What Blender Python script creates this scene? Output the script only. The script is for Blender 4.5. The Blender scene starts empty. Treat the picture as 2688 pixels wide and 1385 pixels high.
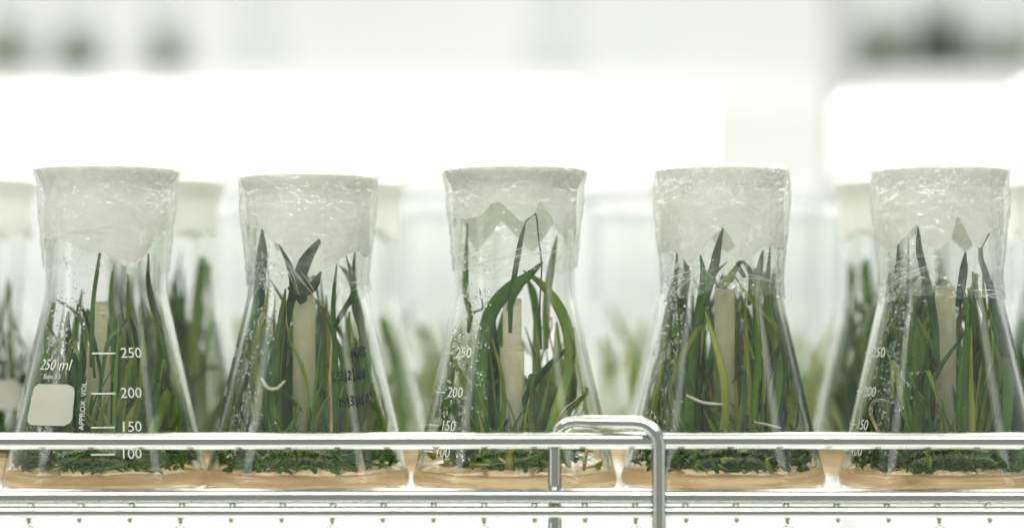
import bpy, bmesh, math, random
from mathutils import Vector, noise

# ------------------------------------------------------------------ camera, light, exposure
scene = bpy.context.scene
COL = scene.collection
MM = 0.001

cam_data = bpy.data.cameras.new('camera')
cam = bpy.data.objects.new('camera', cam_data)
COL.objects.link(cam)
cam.location = (0.0, -0.870, 0.068)
cam.rotation_euler = (math.radians(90 + 1.70), 0, 0)
cam_data.sensor_width = 36
cam_data.lens = 73.35
cam_data.clip_start = 0.02
cam_data.clip_end = 50
cam_data.dof.use_dof = True
cam_data.dof.focus_distance = 0.842
cam_data.dof.aperture_fstop = 2.5
scene.camera = cam

world = bpy.data.worlds.new('World')
scene.world = world
world.use_nodes = True
wn = world.node_tree.nodes
wn['Background'].inputs[0].default_value = (0.985, 1.0, 0.96, 1)
wn['Background'].inputs[1].default_value = 0.36


def area_lamp(name, loc, aim, sx, sy, watts, col=(1, 1, 1)):
    d = bpy.data.lights.new(name, 'AREA')
    d.shape = 'RECTANGLE'
    d.size, d.size_y, d.energy, d.color = sx, sy, watts, col
    o = bpy.data.objects.new(name, d)
    COL.objects.link(o)
    o.location = loc
    o.rotation_euler = (Vector(aim) - Vector(loc)).to_track_quat('-Z', 'Y').to_euler()
    return o


# the tubes of the growth rack: over the front shelf, and the room's ceiling panels; wall and side lamps are added, unseen
area_lamp('shelf_lamp', (0, 0.26, 0.50), (0, 0.02, 0), 1.6, 0.60, 12.0, (1.0, 0.99, 0.95))
area_lamp('lower_shelf_lamp', (0, 0.16, -0.26), (0, 0.10, 0), 1.6, 0.90, 7.5, (1.0, 0.985, 0.95))
area_lamp('wall_fill_lamp', (0, 1.25, -0.75), (0, 2.55, -0.05), 3.0, 0.6, 21, (1.0, 1.0, 0.985))  # unseen lamp added below the view to brighten the wall
area_lamp('ceiling_lamp', (-0.2, -1.45, 1.55), (0, 0.1, 0.0), 2.6, 0.30, 50, (1.0, 0.99, 0.96))
area_lamp('added_side_lamp', (-1.5, -0.55, 0.25), (0, 0, 0.05), 0.30, 1.3, 1.9, (1.0, 1.0, 0.97))  # unseen strip added to put bright side reflections on the upright rods
area_lamp('added_side_lamp', (1.5, -0.55, 0.25), (0, 0, 0.05), 0.30, 1.3, 1.9, (1.0, 1.0, 0.97))  # same added strip on the right side

scene.view_settings.view_transform = 'Standard'
scene.view_settings.look = 'None'
scene.view_settings.exposure = 0.42
scene.view_settings.gamma = 1.0
scene.view_settings.use_curve_mapping = False

scene.render.engine = 'CYCLES'
cy = scene.cycles
cy.use_denoising = True
cy.max_bounces = 22
cy.diffuse_bounces = 4
cy.glossy_bounces = 8
cy.transmission_bounces = 20
cy.transparent_max_bounces = 24
cy.sample_clamp_indirect = 6.0
cy.caustics_refractive = True
cy.caustics_reflective = False
cy.blur_glossy = 0.3

# ------------------------------------------------------------------ materials


def new_mat(name):
    m = bpy.data.materials.new(name)
    m.use_nodes = True
    nt = m.node_tree
    for n in list(nt.nodes):
        if n.type != 'OUTPUT_MATERIAL':
            nt.nodes.remove(n)
    return m, nt, nt.nodes['Material Output']


def N(nt, kind, **kw):
    n = nt.nodes.new(kind)
    for k_, v in kw.items():
        if k_.startswith('i_'):
            n.inputs[k_[2:].replace('_', ' ')].default_value = v
        else:
            setattr(n, k_, v)
    return n


def mat_glass(name, col, ior, rough=0.0):
    m, nt, out = new_mat(name)
    g = N(nt, 'ShaderNodeBsdfGlass')
    g.inputs['Color'].default_value = (*col, 1)
    g.inputs['IOR'].default_value = ior
    g.inputs['Roughness'].default_value = rough
    nt.links.new(g.outputs[0], out.inputs['Surface'])
    return m


def mat_soft(name, colA, colB, translucency, rough=0.4, scale=60.0, stretch=(1, 1, 1), gloss=0.35, obj_random=0.0, bump=0.0, bump_scale=300.0):
    """thin organic sheet or paper: diffuse + light coming through + a soft gloss"""
    m, nt, out = new_mat(name)
    tc = N(nt, 'ShaderNodeTexCoord')
    mp = N(nt, 'ShaderNodeMapping')
    mp.inputs['Scale'].default_value = stretch
    nt.links.new(tc.outputs['Object'], mp.inputs['Vector'])
    nz = N(nt, 'ShaderNodeTexNoise')
    nz.inputs['Scale'].default_value = scale
    nz.inputs['Detail'].default_value = 4
    nt.links.new(mp.outputs[0], nz.inputs['Vector'])
    fac = nz.outputs['Fac']
    if obj_random > 0:
        oi = N(nt, 'ShaderNodeObjectInfo')
        a = N(nt, 'ShaderNodeMath', operation='MULTIPLY_ADD')
        nt.links.new(oi.outputs['Random'], a.inputs[0])
        a.inputs[1].default_value = obj_random
        b = N(nt, 'ShaderNodeMath', operation='SUBTRACT')
        nt.links.new(fac, b.inputs[0])
        b.inputs[1].default_value = obj_random * 0.5
        nt.links.new(b.outputs[0], a.inputs[2])
        fac = a.outputs[0]
    cr = N(nt, 'ShaderNodeValToRGB')
    cr.color_ramp.elements[0].position = 0.30
    cr.color_ramp.elements[1].position = 0.72
    cr.color_ramp.elements[0].color = (*colA, 1)
    cr.color_ramp.elements[1].color = (*colB, 1)
    nt.links.new(fac, cr.inputs[0])
    p = N(nt, 'ShaderNodeBsdfPrincipled')
    p.inputs['Roughness'].default_value = rough
    p.inputs['Specular IOR Level'].default_value = gloss
    nt.links.new(cr.outputs[0], p.inputs['Base Color'])
    if bump > 0:
        bn = N(nt, 'ShaderNodeTexNoise')
        bn.inputs['Scale'].default_value = bump_scale
        bn.inputs['Detail'].default_value = 5
        nt.links.new(mp.outputs[0], bn.inputs['Vector'])
        bp = N(nt, 'ShaderNodeBump')
        bp.inputs['Strength'].default_value = bump
        bp.inputs['Distance'].default_value = 0.0006
        nt.links.new(bn.outputs['Fac'], bp.inputs['Height'])
        nt.links.new(bp.outputs[0], p.inputs['Normal'])
    if translucency > 0:
        t = N(nt, 'ShaderNodeBsdfTranslucent')
        nt.links.new(cr.outputs[0], t.inputs['Color'])
        mx = N(nt, 'ShaderNodeMixShader')
        mx.inputs[0].default_value = translucency
        nt.links.new(p.outputs[0], mx.inputs[1])
        nt.links.new(t.outputs[0], mx.inputs[2])
        nt.links.new(mx.outputs[0], out.inputs['Surface'])
    else:
        nt.links.new(p.outputs[0], out.inputs['Surface'])
    return m


def mat_metal(name, col, rough):
    m, nt, out = new_mat(name)
    tc = N(nt, 'ShaderNodeTexCoord')
    nz = N(nt, 'ShaderNodeTexNoise')
    nz.inputs['Scale'].default_value = 90
    nz.inputs['Detail'].default_value = 5
    nt.links.new(tc.outputs['Object'], nz.inputs['Vector'])
    mr = N(nt, 'ShaderNodeMapRange')
    mr.inputs['To Min'].default_value = rough * 0.65
    mr.inputs['To Max'].default_value = rough * 1.5
    nt.links.new(nz.outputs['Fac'], mr.inputs['Value'])
    p = N(nt, 'ShaderNodeBsdfPrincipled')
    p.inputs['Metallic'].default_value = 1
    p.inputs['Base Color'].default_value = (*col, 1)
    nt.links.new(mr.outputs[0], p.inputs['Roughness'])
    bp = N(nt, 'ShaderNodeBump')
    bp.inputs['Strength'].default_value = 0.03
    bp.inputs['Distance'].default_value = 0.0004
    nt.links.new(nz.outputs['Fac'], bp.inputs['Height'])
    nt.links.new(bp.outputs[0], p.inputs['Normal'])
    nt.links.new(p.outputs[0], out.inputs['Surface'])
    return m


def mat_film(name, haze):
    """cling film: mostly clear, a little milky, glossy along its creases"""
    m, nt, out = new_mat(name)
    tc = N(nt, 'ShaderNodeTexCoord')
    mp = N(nt, 'ShaderNodeMapping')
    mp.inputs['Scale'].default_value = (1, 1, 2.2)
    mp.inputs['Rotation'].default_value = (0, 0.5, 0)
    nt.links.new(tc.outputs['Object'], mp.inputs['Vector'])
    nz = N(nt, 'ShaderNodeTexNoise')
    nz.inputs['Scale'].default_value = 185
    nz.inputs['Detail'].default_value = 6
    nz.inputs['Distortion'].default_value = 1.2
    nt.links.new(mp.outputs[0], nz.inputs['Vector'])
    bp = N(nt, 'ShaderNodeBump')
    bp.inputs['Strength'].default_value = 0.9
    bp.inputs['Distance'].default_value = 0.0016
    nt.links.new(nz.outputs['Fac'], bp.inputs['Height'])
    big = N(nt, 'ShaderNodeTexNoise')        # tight in some places, crumpled in others
    big.inputs['Scale'].default_value = 42
    big.inputs['Detail'].default_value = 2
    oi = N(nt, 'ShaderNodeObjectInfo')
    va = N(nt, 'ShaderNodeVectorMath', operation='ADD')
    nt.links.new(tc.outputs['Object'], va.inputs[0])
    nt.links.new(oi.outputs['Location'], va.inputs[1])
    nt.links.new(va.outputs[0], big.inputs['Vector'])
    bs = N(nt, 'ShaderNodeMapRange')
    bs.inputs['From Min'].default_value = 0.40
    bs.inputs['From Max'].default_value = 0.66
    bs.inputs['To Min'].default_value = 0.12
    bs.inputs['To Max'].default_value = 1.0
    nt.links.new(big.outputs['Fac'], bs.inputs['Value'])
    sp = N(nt, 'ShaderNodeSeparateXYZ')
    nt.links.new(tc.outputs['Object'], sp.inputs[0])
    rz_ = N(nt, 'ShaderNodeMapRange')        # most crumpled where it is gathered under the rim
    rz_.inputs['From Min'].default_value = 0.108
    rz_.inputs['From Max'].default_value = 0.130
    rz_.inputs['To Min'].default_value = 0.0
    rz_.inputs['To Max'].default_value = 0.45
    nt.links.new(sp.outputs['Z'], rz_.inputs['Value'])
    ad = N(nt, 'ShaderNodeMath', operation='ADD')
    nt.links.new(bs.outputs[0], ad.inputs[0])
    nt.links.new(rz_.outputs[0], ad.inputs[1])
    nt.links.new(ad.outputs[0], bp.inputs['Strength'])
    tr = N(nt, 'ShaderNodeBsdfTransparent')
    tr.inputs['Color'].default_value = (0.97, 0.98, 0.96, 1)
    tl = N(nt, 'ShaderNodeBsdfTranslucent')
    tl.inputs['Color'].default_value = (0.85, 0.86, 0.80, 1)
    nt.links.new(bp.outputs[0], tl.inputs['Normal'])
    df = N(nt, 'ShaderNodeBsdfDiffuse')
    df.inputs['Color'].default_value = (0.82, 0.83, 0.77, 1)
    nt.links.new(bp.outputs[0], df.inputs['Normal'])
    ms = N(nt, 'ShaderNodeMixShader')
    ms.inputs[0].default_value = 0.5
    nt.links.new(df.outputs[0], ms.inputs[1])
    nt.links.new(tl.outputs[0], ms.inputs[2])
    mr = N(nt, 'ShaderNodeMapRange')
    mr.inputs['From Min'].default_value = 0.45
    mr.inputs['From Max'].default_value = 0.75
    mr.inputs['To Min'].default_value = haze * 0.35
    mr.inputs['To Max'].default_value = haze * 2.2
    nt.links.new(nz.outputs['Fac'], mr.inputs['Value'])
    m1 = N(nt, 'ShaderNodeMixShader')
    nt.links.new(mr.outputs[0], m1.inputs[0])
    nt.links.new(tr.outputs[0], m1.inputs[1])
    nt.links.new(ms.outputs[0], m1.inputs[2])
    gl = N(nt, 'ShaderNodeBsdfGlossy')
    gl.inputs['Roughness'].default_value = 0.10
    nt.links.new(bp.outputs[0], gl.inputs['Normal'])
    lf = N(nt, 'ShaderNodeLayerWeight')
    nt.links.new(bp.outputs[0], lf.inputs['Normal'])
    pw = N(nt, 'ShaderNodeMath', operation='POWER')
    nt.links.new(lf.outputs['Facing'], pw.inputs[0])
    pw.inputs[1].default_value = 3.5
    lw = N(nt, 'ShaderNodeMath', operation='MULTIPLY_ADD')
    nt.links.new(pw.outputs[0], lw.inputs[0])
    lw.inputs[1].default_value = 0.55
    lw.inputs[2].default_value = 0.085
    m2 = N(nt, 'ShaderNodeMixShader')
    nt.links.new(lw.outputs[0], m2.inputs[0])
    nt.links.new(m1.outputs[0], m2.inputs[1])
    nt.links.new(gl.outputs[0], m2.inputs[2])
    nt.links.new(m2.outputs[0], out.inputs['Surface'])
    return m


def mat_emit(name, col, strength):
    m, nt, out = new_mat(name)
    e = N(nt, 'ShaderNodeEmission')
    e.inputs['Color'].default_value = (*col, 1)
    e.inputs['Strength'].default_value = strength
    nt.links.new(e.outputs[0], out.inputs['Surface'])
    return m


M = {}
M['glass'] = mat_glass('flask_glass', (0.982, 0.99, 0.978), 1.47)
M['water'] = mat_glass('water_drop', (1, 1, 1), 1.33)
M['d'] = mat_soft('leaf_dark', (0.022, 0.085, 0.013), (0.130, 0.285, 0.038), 0.48, 0.45, 45, (4, 4, 0.3), gloss=0.14, obj_random=0.35, bump=0.25)
M['g'] = mat_soft('leaf_green', (0.110, 0.245, 0.020), (0.320, 0.480, 0.060), 0.52, 0.45, 45, (4, 4, 0.3), gloss=0.14, obj_random=0.35, bump=0.25)
M['y'] = mat_soft('leaf_yellow', (0.240, 0.320, 0.022), (0.500, 0.540, 0.090), 0.54, 0.45, 45, (4, 4, 0.3), gloss=0.14, obj_random=0.4, bump=0.25)
M['p'] = mat_soft('root_cream', (0.60, 0.55, 0.42), (0.78, 0.74, 0.62), 0.25, 0.45, 120, obj_random=0.1, bump=0.3)
M['t'] = mat_soft('root_tan', (0.30, 0.24, 0.12), (0.55, 0.46, 0.28), 0.2, 0.5, 120, obj_random=0.2, bump=0.3)
M['agar'] = mat_soft('agar_orange', (0.97, 0.70, 0.42), (1.0, 0.87, 0.64), 0.16, 0.12, 55, (1, 1, 2), gloss=0.5)
_p = [n for n in M['agar'].node_tree.nodes if n.type == 'BSDF_PRINCIPLED'][0]
_p.inputs['Transmission Weight'].default_value = 0.85
_p.inputs['IOR'].default_value = 1.34
M['paper'] = mat_soft('cap_paper', (0.80, 0.81, 0.745), (0.88, 0.885, 0.84), 0.52, 0.75, 50, gloss=0.15, obj_random=0.2, bump=0.4, bump_scale=45)
M['tube'] = mat_soft('tube_cream', (0.70, 0.69, 0.42), (0.92, 0.88, 0.68), 0.5, 0.45, 95, (1, 1, 0.3), gloss=0.4, obj_random=0.2)
M['enamel'] = mat_soft('print_white', (0.50, 0.51, 0.45), (0.66, 0.66, 0.60), 0.15, 0.5, 300)
M['panel'] = mat_soft('panel_print', (0.37, 0.37, 0.30), (0.43, 0.43, 0.36), 0.2, 0.5, 60)
M['marker'] = mat_soft('marker_black', (0.010, 0.011, 0.012), (0.03, 0.03, 0.03), 0.0, 0.5, 300)
M['steel'] = mat_metal('steel', (0.47, 0.49, 0.44), 0.10)
_nt = M['tube'].node_tree
_out = [n for n in _nt.nodes if n.type == 'OUTPUT_MATERIAL'][0]
_sh = _out.inputs['Surface'].links[0].from_socket
_tp = _nt.nodes.new('ShaderNodeBsdfTransparent')
_mx = _nt.nodes.new('ShaderNodeMixShader')
_mx.inputs[0].default_value = 0.30
_nt.links.new(_sh, _mx.inputs[1])
_nt.links.new(_tp.outputs[0], _mx.inputs[2])
_nt.links.new(_mx.outputs[0], _out.inputs['Surface'])


def mat_mist_haze(name):  # fogged glass, plus a pale veil imitating light haze and bloom
    m, nt, out = new_mat(name)
    tc = N(nt, 'ShaderNodeTexCoord')
    mp = N(nt, 'ShaderNodeMapping')
    mp.inputs['Scale'].default_value = (1, 1, 0.35)
    nt.links.new(tc.outputs['Object'], mp.inputs['Vector'])
    nz = N(nt, 'ShaderNodeTexNoise')
    nz.inputs['Scale'].default_value = 70
    nz.inputs['Detail'].default_value = 6
    nt.links.new(mp.outputs[0], nz.inputs['Vector'])
    mr = N(nt, 'ShaderNodeMapRange')
    mr.inputs['From Min'].default_value = 0.42
    mr.inputs['From Max'].default_value = 0.75
    mr.inputs['To Min'].default_value = 0.0
    mr.inputs['To Max'].default_value = 0.10
    nt.links.new(nz.outputs['Fac'], mr.inputs['Value'])
    tr = N(nt, 'ShaderNodeBsdfTransparent')
    tl = N(nt, 'ShaderNodeBsdfTranslucent')
    tl.inputs['Color'].default_value = (0.88, 0.89, 0.85, 1)
    df = N(nt, 'ShaderNodeBsdfDiffuse')
    df.inputs['Color'].default_value = (0.88, 0.89, 0.85, 1)
    a = N(nt, 'ShaderNodeMixShader')
    a.inputs[0].default_value = 0.6
    nt.links.new(df.outputs[0], a.inputs[1])
    nt.links.new(tl.outputs[0], a.inputs[2])
    mx = N(nt, 'ShaderNodeMixShader')
    nt.links.new(mr.outputs[0], mx.inputs[0])
    nt.links.new(tr.outputs[0], mx.inputs[1])
    nt.links.new(a.outputs[0], mx.inputs[2])
    nt.links.new(mx.outputs[0], out.inputs['Surface'])
    return m


M['mist_haze'] = mat_mist_haze('water_mist_and_haze')
M['film'] = mat_film('cling_film', 0.085)
M['wall'] = mat_soft('wall_paint', (0.72, 0.73, 0.71), (0.77, 0.775, 0.755), 0.0, 0.8, 3, gloss=0.1)
M['white'] = mat_soft('white_enamel', (0.74, 0.75, 0.73), (0.80, 0.805, 0.79), 0.0, 0.5, 20)
M['grey'] = mat_soft('grey_enamel', (0.40, 0.41, 0.39), (0.47, 0.48, 0.46), 0.0, 0.5, 20)
M['lamp'] = mat_emit('lamp_diffuser', (1.0, 1.0, 0.985), 1.15)

# ------------------------------------------------------------------ helpers


def mesh_obj(name, verts, faces, mat, parent=None, smooth=True, kind=None):
    me = bpy.data.meshes.new(name)
    me.from_pydata([tuple(v) for v in verts], [], faces)
    me.update()
    if smooth:
        me.polygons.foreach_set('use_smooth', [True] * len(me.polygons))
    me.materials.append(mat)
    o = bpy.data.objects.new(name, me)
    COL.objects.link(o)
    if parent is not None:
        o.parent = parent
    if kind:
        o['kind'] = kind
    return o


def tag(o, label, cat, group=None, kind=None):
    o['label'] = label
    o['category'] = cat
    if group:
        o['group'] = group
    if kind:
        o['kind'] = kind
    return o


def empty(name, loc, rz=0.0):
    o = bpy.data.objects.new(name, None)
    COL.objects.link(o)
    o.location = loc
    o.rotation_euler = (0, 0, rz)
    o.empty_display_size = 0.01
    return o


def dup(o, parent=None, loc=None, rz=None):
    c = o.copy()
    COL.objects.link(c)
    c.parent = parent
    if loc is not None:
        c.location = loc
    if rz is not None:
        c.rotation_euler = (0, 0, rz)
    for ch in list(o.children):
        dup(ch, c)
    return c


def lathe(profile, seg=96):
    """profile: list of (r, z) in mm, closed onto the axis at both ends -> verts, faces"""
    v, f, rings = [], [], []
    for r, z in profile:
        if r < 1e-6:
            rings.append([len(v)])
            v.append((0, 0, z * MM))
        else:
            rings.append(list(range(len(v), len(v) + seg)))
            for i in range(seg):
                a = 2 * math.pi * i / seg
                v.append((r * MM * math.cos(a), r * MM * math.sin(a), z * MM))
    for a, b in zip(rings[:-1], rings[1:]):
        for i in range(seg):
            j = (i + 1) % seg
            if len(a) == 1:
                f.append((a[0], b[j], b[i]))
            elif len(b) == 1:
                f.append((a[i], a[j], b[0]))
            else:
                f.append((a[i], a[j], b[j], b[i]))
    return v, f


def smooth_path(pts, n):
    """Catmull-Rom through pts (Vectors), n samples"""
    P = [pts[0] * 2 - pts[1]] + list(pts) + [pts[-1] * 2 - pts[-2]]
    segs = len(pts) - 1
    out = []
    for k in range(n):
        u = k / (n - 1) * segs
        i = min(int(u), segs - 1)
        t = u - i
        a, b, c, d = P[i], P[i + 1], P[i + 2], P[i + 3]
        out.append(0.5 * ((2 * b) + (c - a) * t + (2 * a - 5 * b + 4 * c - d) * t * t + (3 * b - a - 3 * c + d) * t ** 3))
    return out


def sweep(path, radii, flat=1.0, sides=4, side_dir=None, v=None, f=None, cap=True):
    """tube or flattened blade along path; radii in metres; flat = thickness / width"""
    v = [] if v is None else v
    f = [] if f is None else f
    prev, first = None, None
    n = len(path)
    up = side_dir or Vector((1, 0, 0))
    for k, p in enumerate(path):
        t = (path[min(k + 1, n - 1)] - path[max(k - 1, 0)])
        if t.length < 1e-9:
            t = Vector((0, 0, 1))
        t.normalize()
        s = up - t * up.dot(t)
        if s.length < 1e-4:
            s = Vector((0, 1, 0)) - t * t.y
        s.normalize()
        up = s
        w = t.cross(s)
        ring = []
        for i in range(sides):
            a = 2 * math.pi * i / sides
            ring.append(len(v))
            v.append(p + s * (radii[k] * math.cos(a)) + w * (radii[k] * flat * math.sin(a)))
        if prev:
            for i in range(sides):
                j = (i + 1) % sides
                f.append((prev[i], prev[j], ring[j], ring[i]))
        else:
            first = ring
        prev = ring
    if cap:
        f.append(tuple(reversed(first)))
        f.append(tuple(prev))
    return v, f


def tube(name, pts, r, mat, parent, sides=20, kind=None):
    v, f = sweep([Vector(p) for p in pts], [r] * len(pts), 1.0, sides, Vector((0, 0.3, 1)) if abs(pts[1][0] - pts[0][0]) > abs(pts[1][2] - pts[0][2]) else None)
    return mesh_obj(name, v, f, mat, parent, kind=kind)


def box(name, x0, x1, y0, y1, z0, z1, mat, parent=None, bevel=0.0, seg=3, kind=None):
    bm = bmesh.new()
    bmesh.ops.create_cube(bm, size=1)
    for v in bm.verts:
        v.co = ((x0 + x1) / 2 + v.co.x * (x1 - x0), (y0 + y1) / 2 + v.co.y * (y1 - y0), (z0 + z1) / 2 + v.co.z * (z1 - z0))
    if bevel > 0:
        bmesh.ops.bevel(bm, geom=bm.edges[:], offset=bevel, segments=seg, profile=0.5, affect='EDGES')
    me = bpy.data.meshes.new(name)
    bm.to_mesh(me)
    bm.free()
    me.materials.append(mat)
    o = bpy.data.objects.new(name, me)
    COL.objects.link(o)
    o.parent = parent
    if kind:
        o['kind'] = kind
    return o

# ------------------------------------------------------------------ measured outlines, in millimetres on each flask


CAP_EDGE = [
   [(-25.3, 104.0), (-20.4, 103.4), (-15.2, 102.0), (-10.3, 98.7), (-5.4, 97.5), (1.1, 97.5), (6.0, 92.6), (10.1, 92.0), (14.1, 95.5), (17.4, 100.8), (20.2, 108.1), (25.5, 108.1)] ,
   [(-25.3, 110.7), (-21.6, 108.3), (-18.4, 107.9), (-14.7, 102.6), (-11.9, 101.4), (-7.0, 96.1), (-4.1, 94.4), (-0.1, 99.7), (4.0, 104.4), (5.6, 101.0), (6.2, 91.2), (10.9, 93.2), (15.0, 96.9), (19.8, 98.9), (24.7, 96.9)] ,
   [(-24.7, 112.2), (-20.3, 111.8), (-14.2, 112.2), (-10.5, 116.6), (-7.2, 118.7), (-4.4, 117.0), (2.9, 109.7), (7.8, 113.4), (9.8, 118.7), (14.3, 113.4), (16.3, 108.1), (18.4, 105.7), (23.3, 108.1)] ,
   [(-23.7, 98.7), (-20.5, 98.7), (-17.2, 97.9), (-13.1, 92.2), (-7.8, 98.7), (-3.0, 104.8), (0.3, 108.5), (3.1, 104.4), (5.6, 100.0), (8.0, 94.7), (11.7, 95.1), (13.7, 97.5), (17.8, 100.8), (23.9, 100.0)] ,
   [(-24.9, 102.0), (-19.6, 98.3), (-14.3, 103.6), (-8.6, 109.3), (-6.6, 101.2), (-0.9, 98.7), (4.4, 102.8), (6.8, 113.0), (10.9, 105.3), (12.5, 101.2), (13.8, 99.6), (15.8, 99.6), (19.9, 107.7), (23.9, 107.3)] ,
]
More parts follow.
